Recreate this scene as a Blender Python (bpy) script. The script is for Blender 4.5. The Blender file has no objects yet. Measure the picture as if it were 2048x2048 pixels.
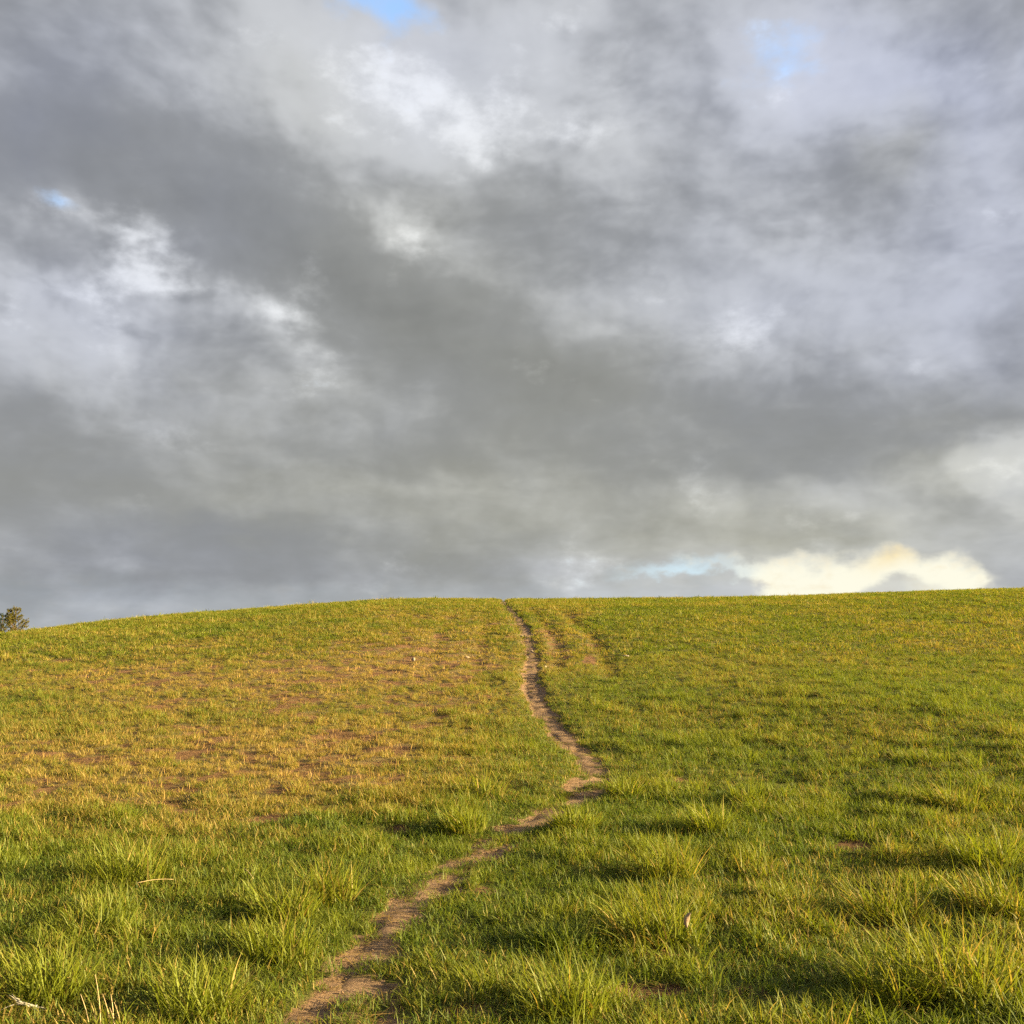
import bpy, math, random
import numpy as np
from mathutils import Vector, Matrix

# ------------------------------------------------------------------ camera
SC = bpy.context.scene
COL = SC.collection
F_PX = 1967.0                       # focal length in photo pixels (2048 wide)
PITCH = math.radians(10.0)
EYE = 1.6
cam_d = bpy.data.cameras.new('camera')
cam_d.sensor_width = 36.0
cam_d.lens = 36.0 * F_PX / 2048.0
cam_d.clip_start = 0.05
cam_d.clip_end = 20000.0
cam = bpy.data.objects.new('camera', cam_d)
COL.objects.link(cam)
cam.location = (0, 0, EYE)
cam.rotation_euler = (math.radians(90) + PITCH, 0, 0)
SC.camera = cam

# ------------------------------------------------------------------ exposure and render settings
SC.view_settings.view_transform = 'Standard'
SC.view_settings.look = 'None'
SC.view_settings.gamma = 1.0
SC.view_settings.use_curve_mapping = False
EXPO = 2.2
SC.view_settings.exposure = EXPO
SC.render.engine = 'CYCLES'
SC.cycles.max_bounces = 6
SC.cycles.diffuse_bounces = 3
SC.cycles.glossy_bounces = 1
SC.cycles.transmission_bounces = 4
SC.cycles.transparent_max_bounces = 4
SC.cycles.sample_clamp_indirect = 6.0
SC.cycles.use_denoising = False
SC.cycles.use_adaptive_sampling = True
SC.cycles.adaptive_threshold = 0.015
SC.cycles.adaptive_min_samples = 8

# ------------------------------------------------------------------ sun
SUN_AZ = math.radians(96.0)          # clockwise from the view direction (+Y): low evening sun from the right, a little behind the camera
SUN_EL = math.radians(14.0)
sun_d = bpy.data.lights.new('sun', 'SUN')
sun_d.energy = 5.0
sun_d.angle = math.radians(0.6)
sun_d.color = (1.0, 0.79, 0.40)
sun = bpy.data.objects.new('sun', sun_d)
COL.objects.link(sun)
to_sun = Vector((math.sin(SUN_AZ) * math.cos(SUN_EL), math.cos(SUN_AZ) * math.cos(SUN_EL), math.sin(SUN_EL)))
sun.rotation_euler = to_sun.to_track_quat('Z', 'Y').to_euler()

# ------------------------------------------------------------------ world: evening sky with broken cloud
W = bpy.data.worlds.new('World')
SC.world = W
W.use_nodes = True
nt = W.node_tree
nt.nodes.clear()
BG_STRENGTH = 0.1


class NG:
    """tiny helper for chains of math nodes"""
    def __init__(self, tree):
        self.t = tree

    def link(self, sock, v):
        if isinstance(v, (int, float)):
            sock.default_value = v
        elif isinstance(v, tuple):
            sock.default_value = v if len(v) == len(sock.default_value) else v + (1.0,)
        else:
            self.t.links.new(v, sock)

    def m(self, op, a, b=None, c=None, clamp=False):
        n = self.t.nodes.new('ShaderNodeMath')
        n.operation = op
        n.use_clamp = clamp
        self.link(n.inputs[0], a)
        if b is not None:
            self.link(n.inputs[1], b)
        if c is not None:
            self.link(n.inputs[2], c)
        return n.outputs[0]

    def v(self, op, a, b=None, s=None):
        n = self.t.nodes.new('ShaderNodeVectorMath')
        n.operation = op
        self.link(n.inputs[0], a)
        if b is not None:
            self.link(n.inputs[1], b)
        if s is not None:
            self.link(n.inputs['Scale'], s)
        return n.outputs['Value'] if op in ('DOT_PRODUCT', 'LENGTH') else n.outputs[0]

    def comb(self, x, y, z):
        n = self.t.nodes.new('ShaderNodeCombineXYZ')
        for i, q in enumerate((x, y, z)):
            self.link(n.inputs[i], q)
        return n.outputs[0]

    def sep(self, a):
        n = self.t.nodes.new('ShaderNodeSeparateXYZ')
        self.link(n.inputs[0], a)
        return n.outputs

    def noise(self, vec, scale, detail=6.0, rough=0.5, lac=2.0, dist=0.0, dim='3D'):
        n = self.t.nodes.new('ShaderNodeTexNoise')
        n.noise_dimensions = dim
        self.link(n.inputs['Vector'], vec)
        n.inputs['Scale'].default_value = scale
        n.inputs['Detail'].default_value = detail
        n.inputs['Roughness'].default_value = rough
        n.inputs['Lacunarity'].default_value = lac
        n.inputs['Distortion'].default_value = dist
        return n.outputs['Fac'], n.outputs['Color']

    def smooth(self, x, lo, hi, a=0.0, b=1.0):
        n = self.t.nodes.new('ShaderNodeMapRange')
        n.interpolation_type = 'SMOOTHSTEP'
        self.link(n.inputs['Value'], x)
        n.inputs['From Min'].default_value = lo
        n.inputs['From Max'].default_value = hi
        n.inputs['To Min'].default_value = a
        n.inputs['To Max'].default_value = b
        return n.outputs['Result']

    def mix(self, f, a, b, mode='MIX'):
        n = self.t.nodes.new('ShaderNodeMix')
        n.data_type = 'RGBA'
        n.blend_type = mode
        self.link(n.inputs['Factor'], f)
        self.link(n.inputs['A'], a) if False else None
        ia = [s for s in n.inputs if s.name == 'A' and s.type == 'RGBA'][0]
        ib = [s for s in n.inputs if s.name == 'B' and s.type == 'RGBA'][0]
        self.link(ia, a)
        self.link(ib, b)
        return [s for s in n.outputs if s.type == 'RGBA'][0]


def sky_dir(px, py):
    """azimuth, elevation (radians) of a direction of the sky, read off the photograph"""
    xc, zc = (px - 1024.0) / F_PX, (1024.0 - py) / F_PX
    y = math.cos(PITCH) - zc * math.sin(PITCH)
    z = math.sin(PITCH) + zc * math.cos(PITCH)
    return math.atan2(xc, y), math.atan2(z, math.hypot(xc, y))


g = NG(nt)
tc = nt.nodes.new('ShaderNodeTexCoord')
D = tc.outputs['Generated']
dx, dy, dz = g.sep(D)
az = g.m('ARCTAN2', dx, dy)
el = g.m('ARCSINE', dz)
zz = g.m('ADD', g.m('MAXIMUM', dz, 0.0), 0.16)
P = g.comb(g.m('DIVIDE', dx, zz), g.m('DIVIDE', dy, zz), 0.0)       # the flat cloud layer overhead
# slow warp that makes the cloud edges uneven
_, wc = g.noise(P, 1.7, 4.0, 0.52, dim='2D')
warp = g.v('SCALE', g.v('SUBTRACT', wc, (0.5, 0.5, 0.5)), s=0.11)
_, wc2 = g.noise(g.v('ADD', D, (3.1, 1.7, 0.4)), 16.0, 4.0, 0.55)
warp2 = g.v('SCALE', g.v('SUBTRACT', wc2, (0.5, 0.5, 0.5)), s=0.06)
A0 = g.comb(az, el, 0.0)
A1 = g.v('ADD', A0, g.v('MULTIPLY', g.v('ADD', warp, warp2), (1.0, 0.75, 0.0)))
A2 = g.v('ADD', A0, g.v('MULTIPLY', warp2, (1.0, 0.6, 0.0)))         # only the fine warp


# thick and thin cloud: change of brightness (perceived value 0..1) against the mean grey
SOFT = [
    (520, 440, 520, 150, 26, -0.045), (900, 640, 380, 130, 22, -0.03), (1750, 560, 380, 170, 0, 0.02), (1700, 1030, 380, 80, 0, 0.012), (600, 1060, 900, 130, 0, -0.022),
    # the long dark bank that falls from the upper left to the centre
    (60, 290, 330, 130, 18, -0.085), (420, 420, 330, 130, 25, -0.065), (720, 560, 320, 110, 27, -0.075),
    (980, 700, 260, 110, 20, -0.075), (1090, 800, 230, 70, 0, -0.06), (640, 330, 260, 110, 20, -0.03),
    (1180, 450, 230, 90, 5, -0.055), (1080, 360, 120, 90, 20, -0.04),
    # bright break above the centre
    (800, 150, 150, 110, 20, 0.12), (980, 250, 160, 80, 20, 0.12), (570, 110, 170, 120, 40, 0.05),
    (1200, 270, 110, 130, 35, 0.09), (1060, 60, 90, 100, 60, 0.11), (640, 40, 130, 90, 30, 0.06), (1210, 380, 60, 60, 0, 0.06),
    (200, 60, 260, 90, 0, 0.01), (1330, 120, 160, 160, 0, -0.005),
    # upper right
    (1600, 115, 210, 120, 10, 0.16), (1500, 190, 100, 75, 30, 0.09), (1720, 300, 200, 95, -20, -0.045), (1880, 90, 110, 120, 0, -0.01),
    (2010, 330, 90, 200, 0, 0.05), (1620, 420, 260, 90, 10, -0.02), (1500, 330, 90, 50, 20, 0.02),
    (1540, 480, 120, 60, 20, 0.04), (1700, 600, 420, 120, 0, 0.035), (1380, 560, 140, 80, 0, 0.02), (2030, 700, 90, 120, 0, -0.05),
    # streak in the dark bank
    (820, 430, 120, 45, 28, 0.13), (860, 450, 50, 26, 20, 0.06), (640, 370, 90, 50, 20, 0.03),
    # broken cloud on the left
    (70, 460, 200, 60, 10, -0.01), (250, 500, 90, 70, 30, 0.07), (60, 580, 150, 50, 15, 0.06), (400, 600, 170, 50, 20, 0.10),
    (590, 650, 100, 50, 10, 0.10), (170, 720, 130, 90, 0, 0.065), (330, 700, 180, 60, 10, -0.03), (130, 400, 90, 30, 20, 0.10),
    (60, 680, 120, 60, 0, 0.05), (760, 740, 200, 60, 10, -0.01),
    # lower left and centre
    (100, 920, 280, 110, 0, -0.10), (780, 900, 260, 60, 5, -0.075), (420, 850, 160, 60, 0, 0.005), (480, 1000, 240, 50, 5, 0.005),
    (850, 1000, 210, 40, 5, 0.02), (500, 1080, 190, 40, 3, -0.06), (200, 1130, 330, 60, 0, -0.05), (760, 1120, 300, 50, 0, -0.025),
    (1080, 640, 150, 60, 0, 0.02), (1180, 760, 120, 40, -35, 0.02), (1080, 890, 150, 60, 0, 0.01),
    # right, above the clear strip
    (1500, 880, 420, 80, 0, -0.08), (1800, 800, 260, 70, 0, -0.035), (1250, 950, 150, 60, 0, -0.03), (1500, 770, 150, 60, 0, -0.03),
    (1150, 1080, 220, 60, 0, -0.035), (1650, 1068, 110, 34, 0, -0.055), (1560, 1010, 260, 40, -5, 0.02), (1900, 1000, 220, 50, -15, -0.01),
    (1980, 915, 120, 40, -10, 0.11), (2030, 950, 80, 45, 0, 0.14), (1350, 1090, 200, 25, 0, 0.03), (1700, 1110, 260, 40, 0, 0.06),
    (2020, 1130, 110, 90, 0, 0.0), (1250, 1165, 200, 30, 0, 0.03), (1600, 1200, 330, 90, 0, 0.05),
]
# ragged white patches
WHITE = [
    (245, 495, 85, 75, 40, 1.0), (50, 565, 110, 42, 15, 0.95), (370, 585, 125, 36, 20, 1.0), (580, 655, 95, 48, 8, 1.1), (835, 438, 85, 36, 28, 1.0),
    (800, 140, 130, 110, 30, 0.15), (1020, 255, 80, 70, 20, 0.75), (1185, 265, 60, 100, 60, 0.70), (930, 230, 110, 50, 20, 0.30), (1060, 60, 60, 70, 50, 0.65), (1240, 130, 60, 30, 0, 0.5),
    (1490, 190, 60, 60, 40, 0.65), (1600, 110, 170, 80, 0, 0.35), (1425, 680, 40, 26, 0, 1.0), (1490, 670, 40, 16, -20, 0.7), (1990, 925, 90, 42, -10, 0.7), (220, 700, 60, 70, 0, 0.35),
    (110, 405, 80, 26, 20, 0.6), (1540, 470, 70, 34, 20, 0.45), (1600, 765, 70, 40, 30, 0.4), (1840, 750, 50, 30, 10, 0.4), (170, 630, 80, 34, 10, 0.5), (700, 360, 60, 20, 30, 0.4),
]
# gaps where clear sky shows
BLUE = [
    (760, 8, 120, 44, 5, 1.35), (1590, 115, 190, 90, -10, 0.80), (135, 402, 80, 26, 14, 0.52), (1545, 465, 55, 26, 20, 0.35),
]
# bluish (+) and yellowish-green (-) cast
COOL = [
    (1700, 130, 420, 200, 0, 0.9), (1980, 400, 200, 320, 0, 0.6), (150, 620, 330, 160, 0, 0.5), (1620, 600, 420, 160, 0, 0.45), (130, 60, 300, 150, 0, 0.4),
    (850, 110, 200, 120, 0, 0.3), (1000, 680, 420, 160, 15, -0.55), (700, 950, 800, 150, 0, -0.60), (1300, 1060, 600, 100, 0, -0.60), (1950, 930, 200, 90, 0, -0.7),
    (1720, 1100, 260, 60, 0, -0.5), (500, 1090, 300, 60, 0, 0.25), (150, 1170, 260, 60, 0, 0.2), (820, 430, 250, 120, 20, -0.35), (650, 180, 150, 120, 0, -0.3), (1800, 280, 130, 90, 0, -0.75), (60, 240, 150, 130, 0, 0.35),
]

# The layout of the cloud cover over the whole sky: the lobes above are summed on a coarse azimuth x elevation lattice
# (one colour ramp over elevation for each azimuth step: red = brightness, green = ragged white, blue = cast, alpha = gaps).
AZ0, AZ1, NA = math.radians(-30.0), math.radians(30.0), 29
EL0, EL1, NE = math.radians(-1.0), math.radians(44.0), 31


def to_px(a, e):
    x, y, z = np.sin(a) * np.cos(e), np.cos(a) * np.cos(e), np.sin(e)
    f = y * math.cos(PITCH) + z * math.sin(PITCH)
    u = -y * math.sin(PITCH) + z * math.cos(PITCH)
    return 1024 + F_PX * x / f, 1024 - F_PX * u / f


def lay(rows, px, py):
    acc = np.zeros_like(px)
    for (cx, cy, rx, ry, rot, amp) in rows:
        r = math.radians(rot)
        u = ((px - cx) * math.cos(r) + (py - cy) * math.sin(r)) / rx
        v = (-(px - cx) * math.sin(r) + (py - cy) * math.cos(r)) / ry
        acc += amp * np.exp(-(u * u + v * v))
    return acc


ga, ge = np.meshgrid(np.linspace(AZ0, AZ1, NA), np.linspace(EL0, EL1, NE), indexing='ij')
gx, gy = to_px(ga, ge)
GRID = np.stack([np.clip(0.5 + 2.1 * lay(SOFT, gx, gy), 0, 1), np.clip(lay(WHITE, gx, gy) / 1.5, 0, 1),
                 np.clip(0.5 + 0.33 * lay(COOL, gx, gy), 0, 1), np.ones_like(gx)], axis=-1)


def sample_layout(coord):
    sx, sy, _ = g.sep(coord)
    col = g.m('MULTIPLY', g.m('PINGPONG', g.m('SUBTRACT', sx, AZ0), AZ1 - AZ0), (NA - 1) / (AZ1 - AZ0))
    row = g.m('DIVIDE', g.m('SUBTRACT', sy, EL0), EL1 - EL0, clamp=True)
    rgb = None
    for i in range(NA):
        r = nt.nodes.new('ShaderNodeValToRGB')
        r.color_ramp.interpolation = 'LINEAR'
        el_ = r.color_ramp.elements
        el_[0].position, el_[1].position = 0.0, 1.0
        for k in range(1, NE - 1):
            el_.new(k / (NE - 1))
        for k in range(NE):
            el_[k].color = tuple(float(q) for q in GRID[i, k])
        nt.links.new(row, r.inputs[0])
        rgb = r.outputs[0] if rgb is None else g.mix(g.m('SUBTRACT', col, i - 1.0, clamp=True), rgb, r.outputs[0])
    return rgb


lay_rgb = sample_layout(A1)
sc_ = nt.nodes.new('ShaderNodeSeparateColor')
nt.links.new(lay_rgb, sc_.inputs[0])
L_soft = g.m('MULTIPLY', g.m('SUBTRACT', sc_.outputs[0], 0.5), 0.5)
L_white = g.m('MULTIPLY', sc_.outputs[1], 1.5)
L_cool = g.m('MULTIPLY', g.m('SUBTRACT', sc_.outputs[2], 0.5), 3.0)

P2 = g.comb(g.m('DIVIDE', dx, g.m('ADD', zz, 0.2)), g.m('DIVIDE', dy, g.m('ADD', zz, 0.2)), 0.0)
fb, _ = g.noise(P2, 3.4, 6.0, 0.5, 2.1, 0.2, dim='2D')
fb = g.m('SUBTRACT', fb, 0.5)
Df = g.v('MULTIPLY', D, (1.0, 1.0, 1.5))
fd, _ = g.noise(Df, 9.0, 7.0, 0.55, 2.1)
Dr = g.v('MULTIPLY', g.v('ADD', D, g.v('SCALE', warp, s=0.5)), (1.0, 1.0, 1.5))
fr, _ = g.noise(Dr, 13.0, 3.5, 0.50, 2.1)
fo, _ = g.noise(g.v('ADD', Dr, (0.014, 0.0, 0.014)), 13.0, 3.5, 0.50, 2.1)
relief = g.m('SUBTRACT', fr, fo)                     # billows: their sides towards the sun are brighter
fd = g.m('SUBTRACT', fd, 0.5)
fh, _ = g.noise(g.v('MULTIPLY', D, (1.0, 1.0, 1.8)), 38.0, 5.0, 0.55, 2.0)
fh = g.m('SUBTRACT', fh, 0.5)

white = g.m('MULTIPLY_ADD', fd, 3.0, g.m('MULTIPLY_ADD', fh, 0.9, L_white))
white = g.smooth(white, 0.30, 1.15)
lift = g.m('MULTIPLY_ADD', L_white, 1.4, g.smooth(el, 0.06, 0.40, 0.35, 0.80))
tex = g.m('MULTIPLY_ADD', fd, 0.11, g.m('MULTIPLY', relief, 0.27))
val = g.m('MULTIPLY_ADD', tex, lift, g.m('MULTIPLY_ADD', fb, 0.12, L_soft))
edge = g.smooth(val, -0.085, 0.075, -0.085, 0.075)          # clouds have bodies and edges: steepen the middle tones
val = g.m('ADD', g.m('MULTIPLY_ADD', edge, 0.82, g.m('MULTIPLY', val, 0.45)), 0.694)
val = g.m('MULTIPLY_ADD', white, 0.15, val)
val = g.m('SMOOTH_MIN', val, 0.95, 0.10)

cool = g.m('MULTIPLY_ADD', fb, 0.5, L_cool)
vr = g.m('MULTIPLY_ADD', cool, -0.027, g.m('ADD', val, -0.009))
vg = g.m('MULTIPLY_ADD', cool, -0.016, g.m('ADD', val, 0.002))
vb = g.m('MULTIPLY_ADD', cool, 0.042, g.m('ADD', val, 0.017))


def to_lin(x):
    return g.m('POWER', g.m('MAXIMUM', x, 0.0), 2.25)


def lobes(rows, coord):
    """sum of a few soft elliptical lobes: exp of a quadratic in azimuth and elevation"""
    qx, qy, _ = g.sep(coord)
    q2 = g.comb(g.m('MULTIPLY', qx, qx), g.m('MULTIPLY', qx, qy), g.m('MULTIPLY', qy, qy))
    q1 = g.comb(qx, qy, 1.0)
    acc = None
    for (px, py, rx, ry, rot, amp) in rows:
        a, e = sky_dir(px, py)
        h = 1e-3
        x1, y1 = to_px(np.array(a + h), np.array(e))
        x0, y0 = to_px(np.array(a), np.array(e))
        sx, sy = float(x1 - x0) / h, F_PX * 1.02
        r = math.radians(rot)
        # photo y grows downwards, elevation upwards
        U = np.array([math.cos(r) * sx / rx, -math.sin(r) * sy / rx])
        V = np.array([-math.sin(r) * sx / ry, -math.cos(r) * sy / ry])
        Q = np.outer(U, U) + np.outer(V, V)
        c0 = np.array([a, e])
        k2 = (-Q[0, 0], -2 * Q[0, 1], -Q[1, 1])
        lin = 2 * Q @ c0
        k1 = (lin[0], lin[1], -c0 @ Q @ c0)
        d = g.m('ADD', g.v('DOT_PRODUCT', q2, tuple(float(t) for t in k2)), g.v('DOT_PRODUCT', q1, tuple(float(t) for t in k1)))
        l = g.m('EXPONENT', d)
        acc = g.m('MULTIPLY', l, amp) if acc is None else g.m('MULTIPLY_ADD', l, amp, acc)
    return acc


K = 1.0 / (2.0 ** EXPO) / BG_STRENGTH          # display value -> background colour
cloud = g.v('SCALE', g.comb(to_lin(vr), to_lin(vg), to_lin(vb)), s=K)

# clear sky
sky = nt.nodes.new('ShaderNodeTexSky')
sky.sky_type = 'NISHITA'
sky.sun_disc = False
sky.sun_elevation = SUN_EL
sky.sun_rotation = SUN_AZ
sky.air_density = 1.0
sky.dust_density = 0.6
sky.ozone_density = 2.0
clear = g.v('MULTIPLY', sky.outputs[0], (1.15, 1.25, 1.3))

hole = g.m('MULTIPLY_ADD', fd, 1.9, g.m('MULTIPLY_ADD', fh, 0.7, lobes(BLUE, A2)))
hole = g.m('MULTIPLY', g.smooth(hole, 0.38, 1.40), 0.80)

# the clear strip low on the right, with small clouds standing in it: its upper edge, the tops of those clouds and how
# dense they are, each given along the horizon
STRIP = [(1180, 1170, 1130, .95), (1262, 1139, 1137, .95), (1300, 1128, 1137, .95), (1350, 1120, 1139, .95), (1400, 1117, 1132, .95), (1445, 1118, 1124, .95),
         (1475, 1122, 1128, .95), (1500, 1123, 1146, .9), (1525, 1122, 1170, .8), (1575, 1121, 1212, .5), (1640, 1124, 1230, .5), (1700, 1117, 1205, .55),
         (1735, 1106, 1178, .75), (1775, 1098, 1150, .75), (1805, 1096, 1139, .7), (1830, 1100, 1150, .5), (1850, 1116, 1166, .3), (1890, 1112, 1176, .2),
         (1930, 1126, 1190, .3), (1960, 1142, 1180, .6), (1985, 1165, 1150, .9), (2040, 1190, 1120, .95)]
SA0, SA1 = sky_dir(1180, 1160)[0], sky_dir(2040, 1160)[0]
ELM = math.radians(10.0)
sramp = nt.nodes.new('ShaderNodeValToRGB')
sramp.color_ramp.interpolation = 'LINEAR'
se = sramp.color_ramp.elements
spos = [(sky_dir(x, 1160)[0] - SA0) / (SA1 - SA0) for (x, a_, b_, c_) in STRIP]
for q in spos[1:-1]:
    se.new(q)
for k, (x, t_, p_, o_) in enumerate(STRIP):
    se[k].color = (max(0, min(1, sky_dir(x, t_)[1] / ELM)), max(0, min(1, sky_dir(x, p_)[1] / ELM)), o_, 1.0)
ax, ay, _z = g.sep(A2)
g.link(sramp.inputs[0], g.m('DIVIDE', g.m('SUBTRACT', ax, SA0), SA1 - SA0, clamp=True))
ssep = nt.nodes.new('ShaderNodeSeparateColor')
nt.links.new(sramp.outputs[0], ssep.inputs[0])
top = g.m('SUBTRACT', g.m('MULTIPLY_ADD', ssep.outputs[0], ELM, g.m('MULTIPLY_ADD', fh, 0.030, g.m('MULTIPLY', fd, 0.020))), ay)
opening = g.smooth(top, -0.009, 0.014)
ptop = g.m('SUBTRACT', g.m('MULTIPLY_ADD', ssep.outputs[1], ELM, g.m('MULTIPLY_ADD', fh, 0.040, g.m('MULTIPLY', fd, 0.020))), ay)
puff = g.m('MULTIPLY', g.smooth(ptop, -0.005, 0.013), ssep.outputs[2])
glow = lobes([(1790, 1108, 62, 24, -10, 1.0)], A2)
slit = g.smooth(ax, sky_dir(1420, 1140)[0], sky_dir(1540, 1140)[0])
cream = g.mix(slit, (0.70 * K, 0.90 * K, 1.0 * K), (1.0 * K, 0.975 * K, 0.80 * K))
cream = g.mix(g.smooth(fh, -0.02, 0.22, 0.0, 0.5), cream, (0.93 * K, 0.82 * K, 0.60 * K))
cream = g.mix(g.m('MULTIPLY', glow, 0.9, clamp=True), cream, (0.97 * K, 0.80 * K, 0.46 * K))

c = g.mix(hole, cloud, clear)
c = g.mix(g.m('MULTIPLY', opening, g.m('SUBTRACT', 1.0, puff), clamp=True), c, cream)
bg = nt.nodes.new('ShaderNodeBackground')
nt.links.new(c, bg.inputs['Color'])
bg.inputs['Strength'].default_value = BG_STRENGTH
wo = nt.nodes.new('ShaderNodeOutputWorld')
nt.links.new(bg.outputs[0], wo.inputs['Surface'])
W.cycles.sampling_method = 'NONE'

# ================================================================== helpers
RNG = np.random.RandomState(7)


class VNoise:
    """smooth value noise on a 256 x 256 lattice, with octaves"""
    def __init__(self, seed):
        self.t = np.random.RandomState(seed).rand(256, 256)

    def one(self, x, y):
        xi, yi = np.floor(x).astype(int), np.floor(y).astype(int)
        fx, fy = x - xi, y - yi
        fx, fy = fx * fx * fx * (fx * (fx * 6 - 15) + 10), fy * fy * fy * (fy * (fy * 6 - 15) + 10)
        t = self.t
        a, b = t[xi & 255, yi & 255], t[(xi + 1) & 255, yi & 255]
        c, d = t[xi & 255, (yi + 1) & 255], t[(xi + 1) & 255, (yi + 1) & 255]
        return (a * (1 - fx) + b * fx) * (1 - fy) + (c * (1 - fx) + d * fx) * fy

    def __call__(self, x, y, scale, octaves=3, gain=0.5):
        """-1 .. 1; scale = feature size in metres"""
        v, amp, tot, f = 0.0, 1.0, 0.0, 1.0 / scale
        for o in range(octaves):
            v = v + amp * (self.one(x * f + 17.3 * o, y * f - 9.1 * o) * 2 - 1)
            tot += amp
            amp *= gain
            f *= 2.03
        return v / tot


N1, N2, N3, N4, N5 = [VNoise(s) for s in (11, 23, 37, 41, 59)]


def sstep(x, a, b):
    t = np.clip((x - a) / (b - a), 0, 1)
    return t * t * (3 - 2 * t)


def link(name, mesh, mat=None, parent=None, label=None, cat=None, group=None, kind=None):
    o = bpy.data.objects.new(name, mesh)
    COL.objects.link(o)
    if mat is not None:
        mesh.materials.clear()
        mesh.materials.append(mat)
    if parent is not None:
        o.parent = parent
    if label:
        o['label'] = label
    if cat:
        o['category'] = cat
    if group:
        o['group'] = group
    if kind:
        o['kind'] = kind
    return o


def mesh_from(name, V, Fc, attrs=None, smooth=True):
    """V (n,3); Fc list of index arrays (tri or quad arrays)"""
    me = bpy.data.meshes.new(name)
    V = np.asarray(V, dtype=np.float32)
    loops, starts, tot = [], [], 0
    for f in Fc:
        f = np.asarray(f, dtype=np.int32)
        if len(f) == 0:
            continue
        k = f.shape[1]
        loops.append(f.ravel())
        starts.append(np.arange(len(f), dtype=np.int32) * k + tot)
        tot += f.size
    me.vertices.add(len(V))
    me.vertices.foreach_set('co', V.ravel())
    if loops:
        lo, st = np.concatenate(loops), np.concatenate(starts)
        me.loops.add(len(lo))
        me.loops.foreach_set('vertex_index', lo)
        me.polygons.add(len(st))
        me.polygons.foreach_set('loop_start', st)
        if smooth:
            me.polygons.foreach_set('use_smooth', np.ones(len(st), dtype=bool))
    for k, a in (attrs or {}).items():
        a = np.asarray(a)
        if a.dtype.kind in 'iu':
            at = me.attributes.new(k, 'INT', 'POINT')
            at.data.foreach_set('value', a.astype(np.int32))
        elif a.ndim == 2:
            at = me.attributes.new(k, 'FLOAT_VECTOR', 'POINT')
            at.data.foreach_set('vector', a.astype(np.float32).ravel())
        else:
            at = me.attributes.new(k, 'FLOAT', 'POINT')
            at.data.foreach_set('value', a.astype(np.float32))
    me.update()
    me.validate()
    return me


def new_mat(name):
    m = bpy.data.materials.new(name)
    m.use_nodes = True
    m.node_tree.nodes.clear()
    out = m.node_tree.nodes.new('ShaderNodeOutputMaterial')
    return m, NG(m.node_tree), out


def attr(h, name, kind='GEOMETRY'):
    n = h.t.nodes.new('ShaderNodeAttribute')
    n.attribute_name = name
    n.attribute_type = kind
    return n.outputs['Fac']


# ================================================================== the hill
SLOPE_Y = [-400, -20, 0, 5, 11, 16, 25, 35, 45, 55, 70, 90, 150, 220, 4000]
SLOPE_S = [0.0, 0.0, 0.01, 0.045, 0.10, 0.13, 0.165, 0.15, 0.088, 0.02, -0.09, -0.15, -0.12, 0.0, 0.0]
PY = np.concatenate([np.arange(-400, -20, 5.0), np.arange(-20, 220, 0.25), np.arange(220, 4001, 20.0)])
PS = np.interp(PY, SLOPE_Y, SLOPE_S)
PH = np.concatenate([[0], np.cumsum(0.5 * (PS[1:] + PS[:-1]) * np.diff(PY))])
PH -= np.interp(0.0, PY, PH)
# skyline of the hill as seen in the photograph
SKYLINE = [(-400, 1330), (-150, 1290), (0, 1265), (53, 1259), (106, 1254.5), (185, 1244), (265, 1235), (371, 1225.5), (512, 1216), (650, 1205), (800, 1198), (893, 1196),
           (985, 1199.5), (1065, 1198), (1171, 1197), (1312, 1195), (1551, 1191), (1771, 1183.5), (2048, 1175), (2300, 1166), (2700, 1160)]
GX = np.array([-400.0] + list(np.linspace(-44, 44, 45)) + [400.0])
GV = np.zeros(len(GX))


def lateral(x):
    return np.interp(x, GX, GV)


def base_h(x, y):
    return np.interp(y, PY, PH) + lateral(x) * sstep(y, 6, 46)


def px_dir(px, py):
    xc, zc = (px - 1024.0) / F_PX, (1024.0 - py) / F_PX
    y = math.cos(PITCH) - zc * math.sin(PITCH)
    z = math.sin(PITCH) + zc * math.cos(PITCH)
    return xc / y, z / y                     # x and z gained for each metre forward


GRASS_TOP = 0.07
su = np.array([px_dir(*p)[0] for p in SKYLINE])
st = np.array([px_dir(*p)[1] for p in SKYLINE])
yy = np.arange(25, 75, 0.5)
for it in range(14):
    us = GX[1:-1] / 46.0
    tgt = np.interp(us, su, st)
    X, Y = np.outer(us, yy), np.outer(np.ones_like(us), yy)
    cur = ((base_h(X, Y) + GRASS_TOP - EYE) / Y).max(axis=1)
    GV[1:-1] += (tgt - cur) * 46.0 * 0.8
    k = np.array([0.25, 0.5, 0.25])
    gp = np.pad(GV[1:-1], 1, mode='edge')
    if it < 10:
        GV[1:-1] = np.convolve(gp, k, mode='valid')
    GV[0], GV[-1] = GV[1], GV[-2]


def ground_hit(px, py, fn=base_h):
    """the point of the hillside that a sight line of the photograph meets"""
    u, t = px_dir(px, py)
    ys = np.arange(2.0, 60.0, 0.02)
    z = EYE + t * ys
    h = fn(u * ys, ys)
    i = np.argmax(z <= h) if np.any(z <= h) else len(ys) - 1
    return np.array([u * ys[i], ys[i]])


def project(x, y, z):
    dz = z - EYE
    f = y * math.cos(PITCH) + dz * math.sin(PITCH)
    u = -y * math.sin(PITCH) + dz * math.cos(PITCH)
    f = np.maximum(f, 0.3)
    return 1024 + F_PX * x / f, 1024 - F_PX * u / f


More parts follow.
